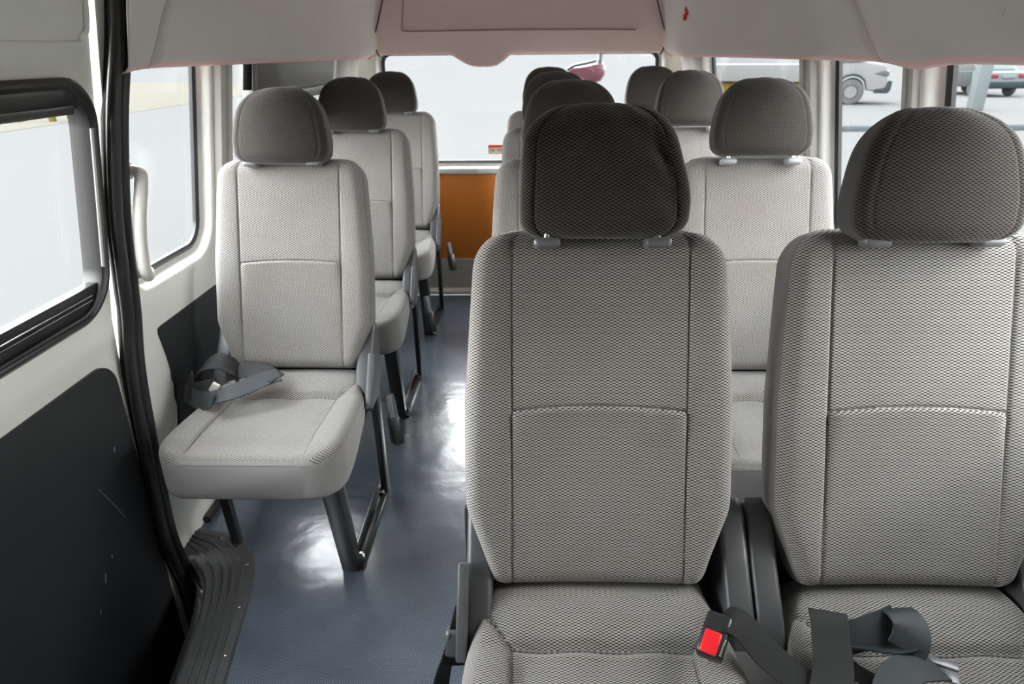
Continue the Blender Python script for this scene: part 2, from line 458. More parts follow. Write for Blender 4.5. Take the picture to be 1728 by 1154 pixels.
HLEAN = R(12)
HA = Vector((0, math.sin(HLEAN), math.cos(HLEAN))); HN = Vector((0, -math.cos(HLEAN), math.sin(HLEAN)))
def headrest_parts(root, cx, cover=False, light=False):
    Ht = .200 if cover else .195
    wm = 1.13 if cover else 1.0
    Wt = interp([0, .02, .06, .12, .17, .205], [.117, .124, .127, .116, .098, .082])
    if cover: Wt = interp([0, .02, .06, .11, .155, .205], [.121, .127, .128, .121, .113, .100])
    def W(p):
        a, b = endround(p, 0, Ht, .03, .062)
        return Wt(p) - .028 * (1 - a) - .052 * (1 - b)
    def F(p):
        a, b = endround(p, 0, Ht, .03, .055)
        return .048 - .02 * (1 - a) - .04 * (1 - b) - .010 * ((p - .08) / .1) ** 2 * (p > .08)
    def B(p):
        a, b = endround(p, 0, Ht, .03, .055)
        return .048 - .02 * (1 - a) - .02 * (1 - b)
    def Rc(p): return .022 if not cover else .018
    def disp(u, p, x):
        d = -.012 * min(1, abs(u)) ** 2
        if cover:
            d -= .003 * gauss(abs(u) - .97, .02)
            # creases of the loose cover on its right side
            d += .0035 * math.sin(p * 90 + u * 7) * gauss(u - .8, .22) * (1 if u > 0 else 0)
            d -= .008 * gauss(u - .86 + (p - .12) * .8, .09) * gauss(p - .12, .05)
            d += .0012 * math.sin(u * 9 + p * 40)
        else:
            d -= .0012 * gauss(abs(u) - .99, .02)
        return d
    U = cluster(list(np.linspace(-1, 1, 31)), [-.93, .93], .06, 5)
    ps = sorted(set(list(Ht / 2 - Ht / 2 * np.cos(np.linspace(0, math.pi, 48)))))
    o, S = loft('headrest', (0, .132, .982) if not cover else (0, .150, .985), HA, HN, ps, W, F, B, Rc, disp, U, [M['cloth_head'], M['head_side']], root, True, xoff=(lambda p: .004 * math.sin(p * 30)) if cover else None)
    o.location.x = cx
    for s in (-1, 1):
        bm = bmesh.new()
        add_box(bm, (s * .083, .124, .984), (.040, .034, .016), .0072, 4, Matrix.Rotation(-LEAN, 3, 'X'))
        g = obj('headrest_guide', bm, M['guide_light'] if light else M['guide'], root); g.location.x = cx
        g2 = tube('headrest_post', [(s * .083, .124, .980), (s * .083, .130, 1.03)], .0055, M['chrome'], o, 10)
    return o

CL = .43
def cushion_parts(root, cx):
    """local y runs from 0 (bight) to -CL (front edge)"""
    Wt = interp([0, .05, .12, .25, .36, .43], [.180, .192, .206, .214, .216, .216])
    def W(p):
        a, b = endround(p, -.03, CL, .02, .085)
        return Wt(max(p, 0)) - .08 * (1 - b)
    def F(p):     # top height above z = 0
        a, b = endround(p, -.03, CL, .02, .028)
        z = .428 - .010 * min(1, max(0, p) / .12) + .012 * min(1, max(0, p - .12) / .2) - .006 * max(0, (p - .36) / .07)
        return z - .024 * (1 - b) - .01 * (1 - a)
    def B(p):     # negative: bottom height
        a, b = endround(p, -.03, CL, .02, .03)
        return -(.365 - .055 * min(1, max(0, p) / .30) + .012 * (1 - b))
    def Rc(p): return .02
    cr = .112
    def disp(u, p, x):
        ax = abs(x); d = 0
        # back roll swelling
        if p < cr: d += .020 * math.sin(math.pi * min(1, (p + .03) / (cr + .03))) ** .8 * (1 - .5 * min(1, ax / .19) ** 6)
        # V crease running out to the side
        cc = cr - max(0, ax - SEAM) * 1.25
        d -= .009 * gauss(p - cc, .007)
        if ax > .19: d -= 0
        # centre panel lower than the bolsters
        if p > cc:
            k = 1 - math.exp(-(p - cc) / .02)
            if ax < SEAM: d -= .012 * k * min(1, (SEAM - ax) / .02 + .25)
            else: d += .008 * k * math.sin(math.pi * min(1, (ax - SEAM) / .085))
            d -= .0045 * gauss(ax - SEAM, .003) * k
            fade = max(0, min(1, (CL - p) / .07)); d *= (fade if p > CL - .07 else 1)
        d += .0022 * math.sin(x * 55 + p * 30) * gauss(p - cc, .04)
        if abs(u) > 1: d *= max(0, 1 - (abs(u) - 1) / .12)
        return d
    U = cluster(list(np.linspace(-1, 1, 45)), [-SEAM / .19, SEAM / .19], .04, 5)
    base = np.concatenate([np.linspace(-.03, .08, 16), np.linspace(.085, .14, 22), np.linspace(.15, .34, 20), CL - .085 * np.cos(np.linspace(.05, math.pi / 2, 18))])
    ps = sorted(set(np.round(base, 5)))
    o, S = loft('seat_cushion', (0, 0, 0), (0, -1, 0), (0, 0, 1), ps, W, F, B, Rc, disp, U, [M['cloth'], M['cloth_plain']], root, True, capmat=1, plain_after=CL - .012, coluv=True)
    o.location.x = cx
    bm = bmesh.new()
    for s in (-1, 1):
        add_tube(bm, [S(s * SEAM, p, -.0006) for p in np.linspace(cr, CL - .012, 50)], .0011, 5)
    add_tube(bm, [S(x, cr, .001) for x in np.linspace(-SEAM, SEAM, 30)], .0011, 5)
    # seam that runs round the front edge
    ring = []
    for x in np.linspace(-.205, .205, 60):
        e = max(0, abs(x) - .131)
        y = CL - .003 - .085 * (1 - math.sqrt(max(0, 1 - (e / .085) ** 2)))
        ring.append((x, -y, .407 - .002 * (e > 0)))
    add_tube(bm, ring, .0013, 5)
    obj('seam', bm, M['thread'], o, 60)
    return o

def hinge_cover(root, x, lever=False):
    poly = [(-.105, .375), (-.078, .42), (-.045, .455), (-.012, .49), (.040, .55), (.075, .56), (.095, .52), (.085, .40), (.03, .35), (-.06, .345)]
    o = extrude_x('hinge_cover', poly, x - .0215, x + .0215, M['plastic'], root, .009, 4)
    return o

def lever(root, x):
    poly = [(-.118, .392), (-.088, .440), (-.050, .482), (-.028, .505), (-.016, .498), (-.036, .462), (-.07, .426), (-.100, .384)]
    return extrude_x('recline_lever', poly, x - .009, x + .009, M['plastic'], root, .004, 3)

def back_frame(root, x, w=.43):
    bm = bmesh.new(); add_box(bm, (x, .062, .43), (w, .024, .22), .006, 2, Matrix.Rotation(-R(10), 3, 'X'))
    obj('back_frame', bm, M['steel'], root)

def side_frame(root, x, sgn):
    """folded black steel: front leg, rear leg, foot rail, top rail, bolts"""
    bm = bmesh.new()
    add_extrude_x(bm, [(-.385, .315), (-.335, .315), (-.268, .0), (-.303, .0)], x - .022 * 1, x + .022, .003, 2)
    o = obj('leg', bm, M['steel'], root)
    bm = bmesh.new()
    add_extrude_x(bm, [(.005, .36), (.055, .36), (.072, .0), (.035, .0)], x + .015, x + .034, .003, 2)
    obj('leg', bm, M['steel'], root)
    bm = bmesh.new()
    add_extrude_x(bm, [(-.30, .0), (-.30, .022), (.07, .030), (.07, .0)], x - .004, x + .006, .002, 2)
    add_box(bm, (x + .016, -.115, .004), (.034, .36, .008), .002)
    obj('foot_rail', bm, M['steel'], root)
    bm = bmesh.new()
    add_extrude_x(bm, [(-.37, .315), (.06, .36), (.06, .335), (-.37, .285)], x - .015, x + .015, .002, 2)
    obj('top_rail', bm, M['steel'], root)
    for y in (-.262, .028):
        bm = bmesh.new()
        bmesh.ops.create_cone(bm, cap_ends=True, segments=6, radius1=.011, radius2=.010, depth=.012, matrix=Matrix.Translation((x + .020, y, .013)))
        add_tube(bm, [(x + .020, y, .016), (x + .020, y, .028)], .005, 10)
        obj('bolt', bm, M['chrome'], root, 30)

def wall_leg(root, x):
    bm = bmesh.new()
    add_extrude_x(bm, [(-.245, .32), (-.22, .32), (-.185, .0), (-.207, .0)], x - .012, x + .012, .002, 2)
    add_box(bm, (x - .03, -.197, .006), (.07, .05, .010), .003)
    obj('leg', bm, M['steel'], root)
    bm = bmesh.new()
    bmesh.ops.create_cone(bm, cap_ends=True, segments=6, radius1=.011, radius2=.010, depth=.012, matrix=Matrix.Translation((x - .036, -.2, .016)))
    obj('bolt', bm, M['chrome'], root, 30)
    bm = bmesh.new()
    add_extrude_x(bm, [(-.02, .36), (.03, .36), (.05, .0), (.02, .0)], x - .010, x + .010, .002, 2)
    obj('leg', bm, M['steel'], root)

def seat_buckle(root, x, y=-.08, z=.37, ln=.13, tilt=(.02, -.035)):
    """belt buckle on its stalk, hanging at the side of the seat"""
    bm = bmesh.new()
    d = Vector((tilt[0], tilt[1], -ln))
    a = Vector((x, y + .01, z + .02)); b = a + d * .45; c = a + d
    add_tube(bm, [a, a + d * .2, b], [.011, .013, .014], 10, sx=1.6)
    o = obj('belt_stalk', bm, M['plastic'], root, 50)
    bm = bmesh.new()
    q = d.normalized().to_track_quat('Z', 'Y').to_matrix()
    add_box(bm, b + d * .28, (.030, .040, ln * .62), .008, 3, q)
    obj('belt_buckle', bm, M['buckle'], root)
    return o

def single_seat(name):
    root = empty(name)
    back_parts(root, 0); headrest_parts(root, -.008); cushion_parts(root, 0)
    hinge_cover(root, .192); hinge_cover(root, -.198); lever(root, .216)
    back_frame(root, 0, .40); side_frame(root, .175, 1); wall_leg(root, -.165)
    seat_buckle(root, .262, -.07, .375)
    return root

def double_seat(name, cover=False, up=0.):
    root = empty(name)
    XA, XB = -.245, .245
    back_parts(root, XA); back_parts(root, XB, 1.0)
    headrest_parts(root, XA, cover).location.z += up; headrest_parts(root, XB, False, not cover).location.z += up
    cushion_parts(root, XA); cushion_parts(root, XB)
    hinge_cover(root, XA - .190); hinge_cover(root, XA + .2225); hinge_cover(root, XB - .2225); hinge_cover(root, XB + .200)
    lever(root, XA - .214)
    bm = bmesh.new(); add_extrude_x(bm, [(-.40, .31), (-.40, .385), (-.10, .395), (.0, .385), (.0, .33)], -.06, .06, .01, 3); obj('bench_filler', bm, M['cloth_side'], root)
    back_frame(root, XA, .44); back_frame(root, XB, .44)
    side_frame(root, XA - .13, -1)
    wall_leg(root, XB + .15)
    return root

def copy_tree(o, parent=None):
    c = o.copy(); COL.objects.link(c)
    if parent is not None: c.parent = parent
    for ch in list(o.children): copy_tree(ch, c)
    return c

Y1 = .885; PITCH = .812
LX = -.638
s1 = single_seat('passenger_seat'); s1.location = (LX, Y1 + PITCH + .01, 0)
s2 = copy_tree(s1); s2.location = (LX - .010, Y1 + 2 * PITCH + .01, 0)
s3 = copy_tree(s1); s3.location = (LX - .012, Y1 + 3 * PITCH + .01, 0)
G1 = 'single passenger seats along the left wall'
tag(s1, 'nearest of the three grey single seats by the left wall, black belt lying on it', 'seat', G1)
tag(s2, 'grey single seat in the middle of the left wall row, behind the nearest single', 'seat', G1)
tag(s3, 'farthest grey single seat on the left, beside the brown board of the tailgate', 'seat', G1)
DX = .3575
d1 = double_seat('double_passenger_seat', True); d1.location = (DX, Y1, 0)
d2 = double_seat('double_passenger_seat', False, .014); d2.location = (DX, Y1 + PITCH, 0)
d3 = copy_tree(d2); d3.location = (DX - .006, Y1 + 2 * PITCH, 0)
d4 = copy_tree(d2); d4.location = (DX - .010, Y1 + 3 * PITCH, 0)
G2 = 'double passenger seats along the right wall'
tag(d1, 'large woven grey double seat in the foreground with black belt and red buckle on it', 'seat', G2)
tag(d2, 'second grey double seat on the right, directly behind the foreground one', 'seat', G2)
tag(d3, 'third grey double seat from the front, between the second and the rear one', 'seat', G2)
tag(d4, 'rearmost grey double seat on the right, its headrests against the rear window', 'seat', G2)

# ------------------------------------------------------------------ body shell
CX = -.04
def hw(z):
    if z > 1.5: return .763
    if z >= .70: return .81 + (1.21 - z) * .163
    if z >= .62: return .893 + (.70 - z) / .08 * .006
    return .899
def WP(side, y, z, d=0.): return Vector((CX + side * (hw(z) + d), y, z))

def rrect(a0, a1, b0, b1, r, n=8):
    """rounded rectangle loop in (a, b), counter clockwise; r may be 4 radii: (a0b0, a1b0, a1b1, a0b1)"""
    r = r if isinstance(r, (tuple, list)) else (r,) * 4
    cs = [(a1 - r[1], b0 + r[1], -90, r[1]), (a1 - r[2], b1 - r[2], 0, r[2]), (a0 + r[3], b1 - r[3], 90, r[3]), (a0 + r[0], b0 + r[0], 180, r[0])]
    out = []
    for (x, y, st, q) in cs:
        for i in range(n + 1):
            t = R(st + 90 * i / n); out.append((x + q * math.cos(t), y + q * math.sin(t)))
    return out

def grow(rect, g):
    a0, a1, b0, b1, r = rect
    r = r if isinstance(r, (tuple, list)) else (r,) * 4
    return (a0 - g, a1 + g, b0 - g, b1 + g, tuple(max(.002, q + g) for q in r))

def sheet(name, mapf, outer, holes, m, parent=None, step=.06, depth=.03, reveal=None, flip=False):
    """wall sheet in (a, b) with rounded holes; reveals run from the wall face (depth 0) to the glass plane"""
    pts = []; edges = []
    def addloop(lp):
        k = len(pts); pts.extend(Vector(p) for p in lp); n = len(lp)
        edges.extend((k + i, k + (i + 1) % n) for i in range(n)); return k, n
    dn = []
    for i_, p_ in enumerate(outer):
        q_ = outer[(i_ + 1) % len(outer)]; k_ = max(1, int(math.hypot(q_[0] - p_[0], q_[1] - p_[1]) / .04))
        dn += [(p_[0] + (q_[0] - p_[0]) * t_ / k_, p_[1] + (q_[1] - p_[1]) * t_ / k_) for t_ in range(k_)]
    outer = dn
    ol = addloop(outer); hl = [addloop(rrect(*h)) for h in holes]
    a0 = min(p[0] for p in outer); a1 = max(p[0] for p in outer); b0 = min(p[1] for p in outer); b1 = max(p[1] for p in outer)
    def inpoly(p, lp):
        c = False; n = len(lp)
        for i in range(n):
            (x1, y1), (x2, y2) = lp[i], lp[(i + 1) % n]
            if (y1 > p[1]) != (y2 > p[1]) and p[0] < (x2 - x1) * (p[1] - y1) / (y2 - y1) + x1: c = not c
        return c
    hloops = [rrect(*h) for h in holes]; hbig = [rrect(*grow(h, .01)) for h in holes]
    na = max(2, int((a1 - a0) / step)); nb = max(2, int((b1 - b0) / (step * .6)))
    for i in range(1, na):
        for j in range(1, nb):
            p = (a0 + (a1 - a0) * i / na, b0 + (b1 - b0) * j / nb)
            if inpoly(p, outer) and not any(inpoly(p, h) for h in hbig): pts.append(Vector(p))
    v2, e2, f2, *_ = geometry.delaunay_2d_cdt(pts, edges, [], 0, 1e-5)
    bm = bmesh.new()
    V = [bm.verts.new(mapf(p[0], p[1], 0)) for p in v2]
    for f in f2:
        c = (sum(v2[i][0] for i in f) / len(f), sum(v2[i][1] for i in f) / len(f))
        if inpoly(c, outer) and not any(inpoly(c, h) for h in hloops): bm.faces.new([V[i] for i in f])
    # outer skin so that the wall has thickness
    V3 = {}
    for f in list(bm.faces):
        pass
    loops = []
    if reveal:
        for h in holes:
            prev = None
            for (g, d) in reveal:
                lp = rrect(*grow(h, g)); ring = [bm.verts.new(mapf(a, b, d)) for a, b in lp]
                if prev:
                    n = len(ring)
                    for i in range(n): bm.faces.new((prev[i], prev[(i + 1) % n], ring[(i + 1) % n], ring[i]))
                prev = ring
    # rim and back of the sheet
    n = len(outer)
    ra = [bm.verts.new(mapf(a, b, 0)) for a, b in outer]; rb = [bm.verts.new(mapf(a, b, depth)) for a, b in outer]
    for i in range(n): bm.faces.new((ra[i], ra[(i + 1) % n], rb[(i + 1) % n], rb[i]))
    Vb = [bm.verts.new(mapf(p[0], p[1], depth)) for p in v2]
    for f in f2:
        c = (sum(v2[i][0] for i in f) / len(f), sum(v2[i][1] for i in f) / len(f))
        if inpoly(c, outer) and not any(inpoly(c, h) for h in hloops): bm.faces.new([Vb[i] for i in f][::-1])
    bmesh.ops.remove_doubles(bm, verts=bm.verts, dist=2e-5)
    bmesh.ops.recalc_face_normals(bm, faces=bm.faces)
    o = obj(name, bm, m, parent, 50)
    return o

def ring_frame(name, mapf, rect, prof, m, parent=None):
    """frame swept round a rounded rectangle: prof = [(grow, depth), ...] closed section"""
    bm = bmesh.new(); rings = [[bm.verts.new(mapf(a, b, d)) for a, b in rrect(*grow(rect, g))] for g, d in prof]
    n = len(rings[0]); k = len(prof)
    for q in range(k):
        A_, B_ = rings[q], rings[(q + 1) % k]
        for i in range(n): bm.faces.new((A_[i], A_[(i + 1) % n], B_[(i + 1) % n], B_[i]))
    bmesh.ops.recalc_face_normals(bm, faces=bm.faces)
    return obj(name, bm, m, parent, 40)

def pane(name, mapf, rect, d, parent):
    bm = bmesh.new(); lp = rrect(*rect)
    a = [bm.verts.new(mapf(p[0], p[1], d)) for p in lp]; b = [bm.verts.new(mapf(p[0], p[1], d + .004)) for p in lp]
    bm.faces.new(a); bm.faces.new(b[::-1]); n = len(lp)
    for i in range(n): bm.faces.new((a[i], a[(i + 1) % n], b[(i + 1) % n], b[i]))
    bmesh.ops.recalc_face_normals(bm, faces=bm.faces)
    return obj(name, bm, M['glass'], parent, 30)

REV = [(.0, .0), (-.006, .002), (-.012, .010), (-.018, .022), (-.024, .032), (-.030, .036), (-.034, .036)]
def window_set(idx, mapf, rect, frame='rubber', depth=.036):
    """rect = hole in the wall face; gasket and pane sit .034 inside it"""
    root = empty('window_%d' % idx); tag(root, kind='structure')
    a0, a1, b0, b1, r = grow(rect, -.034)
    inner = (a0, a1, b0, b1, r)
    ring_frame('gasket', mapf, inner, [(.004, depth - .004), (.002, depth - .009), (-.006, depth - .011), (-.013, depth - .005), (-.013, depth + .004), (.004, depth + .006)], M[frame], root)
    pane('pane', mapf, grow(inner, -.006), depth, root)
    return root, inner

mapL = lambda a, b, d: WP(-1, a, b, d)
mapR = lambda a, b, d: WP(1, a, b, d)
# windows, opening edges on the wall face (y0, y1, z0, z1, radius)
LW1 = (1.515, 1.955, .715, 1.30, (.075, .10, .07, .07))
LW3 = (2.075, 3.24, .715, 1.30, .08)
RW1 = (.63, 1.445, .715, 1.30, .08)
RW2 = (1.515, 1.955, .715, 1.30, (.075, .10, .07, .07))
RW3 = (2.075, 3.24, .715, 1.30, .08)
def tumble_mapper(side):
    return mapL if side < 0 else mapR
wl = sheet('wall_left', mapL, [(1.44, 0.0), (3.74, 0.0), (3.74, 1.62), (1.44, 1.62)], [LW1, LW3], M['white'], None, .08, .05, REV)
tag(wl, kind='structure')
wr = sheet('wall_right', mapR, [(-.32, 0.0), (3.74, 0.0), (3.74, 1.62), (-.32, 1.62)], [RW1, RW2, RW3], M['white'], None, .08, .05, REV)
tag(wr, kind='structure')
window_set(1, mapL, LW1); w3, in3 = window_set(2, mapL, LW3)
window_set(3, mapR, RW1); window_set(4, mapR, RW2); window_set(5, mapR, RW3)

# dark sliding vent frame inside the long left window
bm = bmesh.new()
def wall_bar(bm, side, y0, y1, z0, z1, d0, d1, bev=.003):
    pts = []
    vs = [bm.verts.new(WP(side, y, z, d)) for y in (y0, y1) for z in (z0, z1) for d in (d0, d1)]
    F_ = [(0, 1, 3, 2), (4, 6, 7, 5), (0, 4, 5, 1), (2, 3, 7, 6), (0, 2, 6, 4), (1, 5, 7, 3)]
    fs = [bm.faces.new([vs[i] for i in f]) for f in F_]
    bmesh.ops.recalc_face_normals(bm, faces=fs)
    bmesh.ops.bevel(bm, geom=list({e for f in fs for e in f.edges}), offset=bev, segments=2, profile=.5, affect='EDGES')
wall_bar(bm, -1, 2.25, 3.2, 1.145, 1.26, -.004, .030); wall_bar(bm, -1, 2.25, 2.29, .76, 1.26, -.004, .030)
o = obj('vent_frame', bm, M['framegrey'], w3)
bm = bmesh.new(); wall_bar(bm, -1, 2.27, 3.2, 1.120, 1.150, .004, .034, .002)
obj('vent_rail', bm, M['frame'], w3)
bm = bmesh.new(); wall_bar(bm, -1, 2.30, 3.19, 1.095, 1.128, -.008, .024); wall_bar(bm, -1, 2.30, 2.335, .77, 1.10, -.006, .024); wall_bar(bm, -1, 2.70, 2.735, .77, 1.10, -.006, .024)
wall_bar(bm, -1, 2.30, 2.72, 1.055, 1.10, -.004, .02)
obj('slider_frame', bm, M['framegrey'], w3)

# pillars: raised vertical mouldings
def pillar(idx, side, y0, y1, zt=1.30, zb=.70, d=.018, m='pillar'):
    bm = bmesh.new(); n = 14; prof = []
    w = y1 - y0; st = [(0, .004), (.05, -.4 * d), (.13, -d), (.40, -d), (.47, -.45 * d), (.55, -.45 * d), (.62, -d), (.87, -d), (.95, -.4 * d), (1, .004)]
    zs = np.linspace(zb, zt, n)
    rows = [[bm.verts.new(WP(side, y0 + w * t, z, dd)) for t, dd in st] for z in zs]
    for a, b in zip(rows, rows[1:]):
        for j in range(len(st) - 1): bm.faces.new((a[j], a[j + 1], b[j + 1], b[j]))
    for rr in (rows[0], rows[-1]): bm.faces.new(rr)
    o = obj('trim_%d' % idx, bm, M[m], None, 25); tag(o, kind='structure'); return o
pillar(1, -1, 1.962, 2.068); pillar(2, 1, 1.962, 2.068); pillar(3, 1, 1.452, 1.508, d=.012)
pillar(4, -1, 3.26, 3.66); pillar(5, 1, 3.26, 3.66)

# unseen wall added behind the camera to block light from the windscreen
bm = bmesh.new(); add_box(bm, (CX, -.34, .65), (1.80, .04, 2.0), .004)
o = obj('wall_light_block', bm, M['pillar']); tag(o, kind='structure')

# lower wall lining boards
def lining(idx, side, poly, m='board', d=-.006):
    bm = bmesh.new(); a = [bm.verts.new(WP(side, y, z, d)) for y, z in poly]; b = [bm.verts.new(WP(side, y, z, .01)) for y, z in poly]
    bm.faces.new(a); n = len(poly)
    for i in range(n): bm.faces.new((a[i], a[(i + 1) % n], b[(i + 1) % n], b[i]))
    bmesh.ops.recalc_face_normals(bm, faces=bm.faces)
    o = obj('trim_%d' % idx, bm, M[m], None, 30); tag(o, kind='structure'); return o
rg = [(1.585, .60), (1.592, .57), (1.600, .53), (1.604, .49), (1.600, .465), (1.606, .45), (1.600, .43), (1.596, .41), (1.600, .39), (1.590, .36), (1.578, .33), (1.556, .30), (1.53, .26), (1.50, .20)]
lining(6, -1, [(3.6, .12), (3.6, .615), (1.60, .615), (1.588, .612)] + rg + [(1.50, .20), (1.72, .13)])
lining(7, 1, [(.40, .0), (.40, .63), (3.6, .63), (3.6, .0)])

# ------------------------------------------------------------------ floor, step well
step_in = smooth_path([(-.939, 1.475, 0), (-.89, 1.425, 0), (-.835, 1.36, 0), (-.800, 1.27, 0), (-.778, 1.17, 0), (-.757, 1.05, 0), (-.735, .90, 0), (-.71, .6, 0), (-.70, .2, 0)], 6)
step_out = smooth_path([(-.939, 1.575, 0), (-.83, 1.545, 0), (-.745, 1.47, 0), (-.702, 1.35, 0), (-.675, 1.20, 0), (-.650, 1.05, 0), (-.625, .90, 0), (-.60, .6, 0), (-.59, .2, 0)], 6)
bm = bmesh.new()
poly = [(p.x - .004, p.y) for p in step_in] + [(-.70, -.32), (.86, -.32), (.86, 3.62), (-.939, 3.62)]
vs = [bm.verts.new((x, y, 0)) for x, y in poly]; vb = [bm.verts.new((x, y, -.04)) for x, y in poly]
bm.faces.new(vs[::-1]); bm.faces.new(vb)
for i in range(len(vs)):
    j = (i + 1) % len(vs); bm.faces.new((vs[i], vs[j], vb[j], vb[i]))
bmesh.ops.recalc_face_normals(bm, faces=bm.faces)
fl = obj('floor', bm, M['floor'], None, 30); tag(fl, kind='structure')
# rubber step edge with ribs
bm = bmesh.new(); rows = []
prof = [(-.02, -.06), (-.02, -.02), (0, .004), (.06, .010), (.20, .010), (.22, .0135), (.26, .0135), (.28, .010), (.36, .010), (.38, .0135), (.42, .0135), (.44, .010), (.52, .010), (.54, .0135), (.58, .0135), (.60, .010), (.70, .010), (.72, .0125), (.76, .0125), (.78, .009), (.95, .006), (1, 0)]
for a, b in zip(step_in, step_out): rows.append([bm.verts.new(a + (b - a) * t + Vector((0, 0, h))) for t, h in prof])
for a, b in zip(rows, rows[1:]):
    for j in range(len(prof) - 1): bm.faces.new((a[j], a[j + 1], b[j + 1], b[j]))
bmesh.ops.recalc_face_normals(bm, faces=bm.faces)
st = obj('trim_8', bm, M['step'], None, 30); tag(st, kind='structure')
bm = bmesh.new()
for k in (14, 21, 27, 33, 39):
    p = step_in[k] + (step_out[k] - step_in[k]) * .84
    bmesh.ops.create_uvsphere(bm, u_segments=10, v_segments=6, radius=.0045, matrix=Matrix.Translation((p.x, p.y, .009)) @ Matrix.Diagonal((1, 1, .5, 1)))
obj('rivet', bm, M['chrome'], st)
# well below the door
bm = bmesh.new()
lo = [(p.x - .02, p.y) for p in step_in] + [(-.72, -.3), (-1.0, -.3), (-1.0, 1.475)]
t_ = [bm.verts.new((x, y, -.005)) for x, y in lo]; b_ = [bm.verts.new((x, y, -.34)) for x, y in lo]
for i in range(len(lo)): bm.faces.new((t_[i], t_[(i + 1) % len(lo)], b_[(i + 1) % len(lo)], b_[i]))
bm.faces.new(b_)
bmesh.ops.recalc_face_normals(bm, faces=bm.faces)
o = obj('trim_9', bm, M['board'], None, 30); tag(o, kind='structure')
# floor edging strip along the left wall
tube('baseboard_left', [(-.928, 1.60, .012), (-.928, 3.5, .012)], .012, M['rubber'])['kind'] = 'structure'
tube('baseboard_right', [(.848, .6, .012), (.848, 3.5, .012)], .012, M['rubber'])['kind'] = 'structure'

# ------------------------------------------------------------------ sliding door
door = empty('door_1', (0, 0, 0)); tag(door, kind='structure')
DW = (.28, 1.400, .735, 1.212, (.08, .10, .09, .08))
def dmap(a, b, d):
    q = 0
    # pressed ridge below the window and flat rim
    q -= .016 * gauss(b - .685, .022) * (1 if a < 1.42 else 0)
    q += .008 * gauss(a - 1.425, .012)
    return WP(-1, a, b, d + q)
dp = sheet('panel', dmap, [(-.32, -.34), (1.425, -.34), (1.425, 1.66), (-.32, 1.66)], [DW], M['white'], door, .04, .04, None)
# window surround
ring_frame('window_frame', mapL, DW, [(.004, .01), (.003, -.008), (-.004, -.014), (-.010, -.013), (-.013, -.006), (-.017, -.004), (-.020, .004), (-.022, .02), (-.022, .034), (.004, .034)], M['frame'], door)
pane('pane', mapL, grow(DW, -.018), .026, door)
bm = bmesh.new()
wall_bar(bm, -1, .30, 1.36, 1.158, 1.200, .0, .024); wall_bar(bm, -1, .30, 1.33, 1.150, 1.166, -.010, .02, .002)
wall_bar(bm, -1, .30, 1.375, .738, .806, .002, .026)
obj('slider_rail', bm, M['frame'], door)
bm = bmesh.new()
for z in (.776, .786): add_tube(bm, [WP(-1, .30, z, -.001), WP(-1, 1.345, z, -.001)], .0016, 6)
obj('slider_track', bm, M['chrome'], door)
bm = bmesh.new(); add_tube(bm, smooth_path([WP(-1, 1.378, z, -.012) for z in np.linspace(.84, 1.12, 8)], 4), .005, 8)
obj('pile_strip', bm, M['framegrey'], door)
# lower board on the door
bm = bmesh.new(); lp = rrect(-.30, 1.375, -.30, .625, (.02, .02, .06, .02))
a = [bm.verts.new(WP(-1, y, z, -.008)) for y, z in lp]; b = [bm.verts.new(WP(-1, y, z, .01)) for y, z in lp]
bm.faces.new(a)
for i in range(len(lp)): bm.faces.new((a[i], a[(i + 1) % len(lp)], b[(i + 1) % len(lp)], b[i]))
bmesh.ops.recalc_face_normals(bm, faces=bm.faces)
lb = obj('lower_board', bm, M['board'], door, 30)
# scratches on the board
bm = bmesh.new()
add_tube(bm, [WP(-1, 1.22, .385, -.009), WP(-1, 1.255, .315, -.009), WP(-1, 1.275, .27, -.009)], .0007, 5)
for (y, z, l) in ((1.16, .18, .02), (1.20, .215, .006), (1.12, .13, .012), (1.30, .43, .01)):
    add_tube(bm, [WP(-1, y, z, -.009), WP(-1, y + l * .4, z + l, -.009)], .0012, 5)
obj('scratch', bm, M['dust'], lb)
# pressed line of the upper door skin
tube('pressed_bead', smooth_path([WP(-1, .3, 1.272, .0), WP(-1, .9, 1.271, .0), WP(-1, 1.33, 1.272, .0), WP(-1, 1.385, 1.285, .0), WP(-1, 1.41, 1.33, .0), WP(-1, 1.415, 1.6, .0)], 8), .005, M['white'], door)

# weather seal round the door opening: two bulbs side by side
seal = empty('trim_10'); tag(seal, kind='structure')
keys = [(1.495, 1.62), (1.487, 1.35), (1.450, 1.13), (1.436, .94), (1.445, .80), (1.452, .70), (1.425, .56), (1.403, .34), (1.392, .13), (1.415, .0), (1.43, -.06), (1.44, -.2), (1.44, -.33)]
for off, rad in ((-.0150, .0135), (.0140, .0145)):
    path = smooth_path([WP(-1, y + off, z, -.022) for y, z in keys], 8)
    tube('seal_bulb', path, rad, M['rubber'], seal, 14)
pth = smooth_path([WP(-1, y, z, -.008) for y, z in keys], 8)
tube('seal_channel', pth, .018, M['dark'], seal, 10)

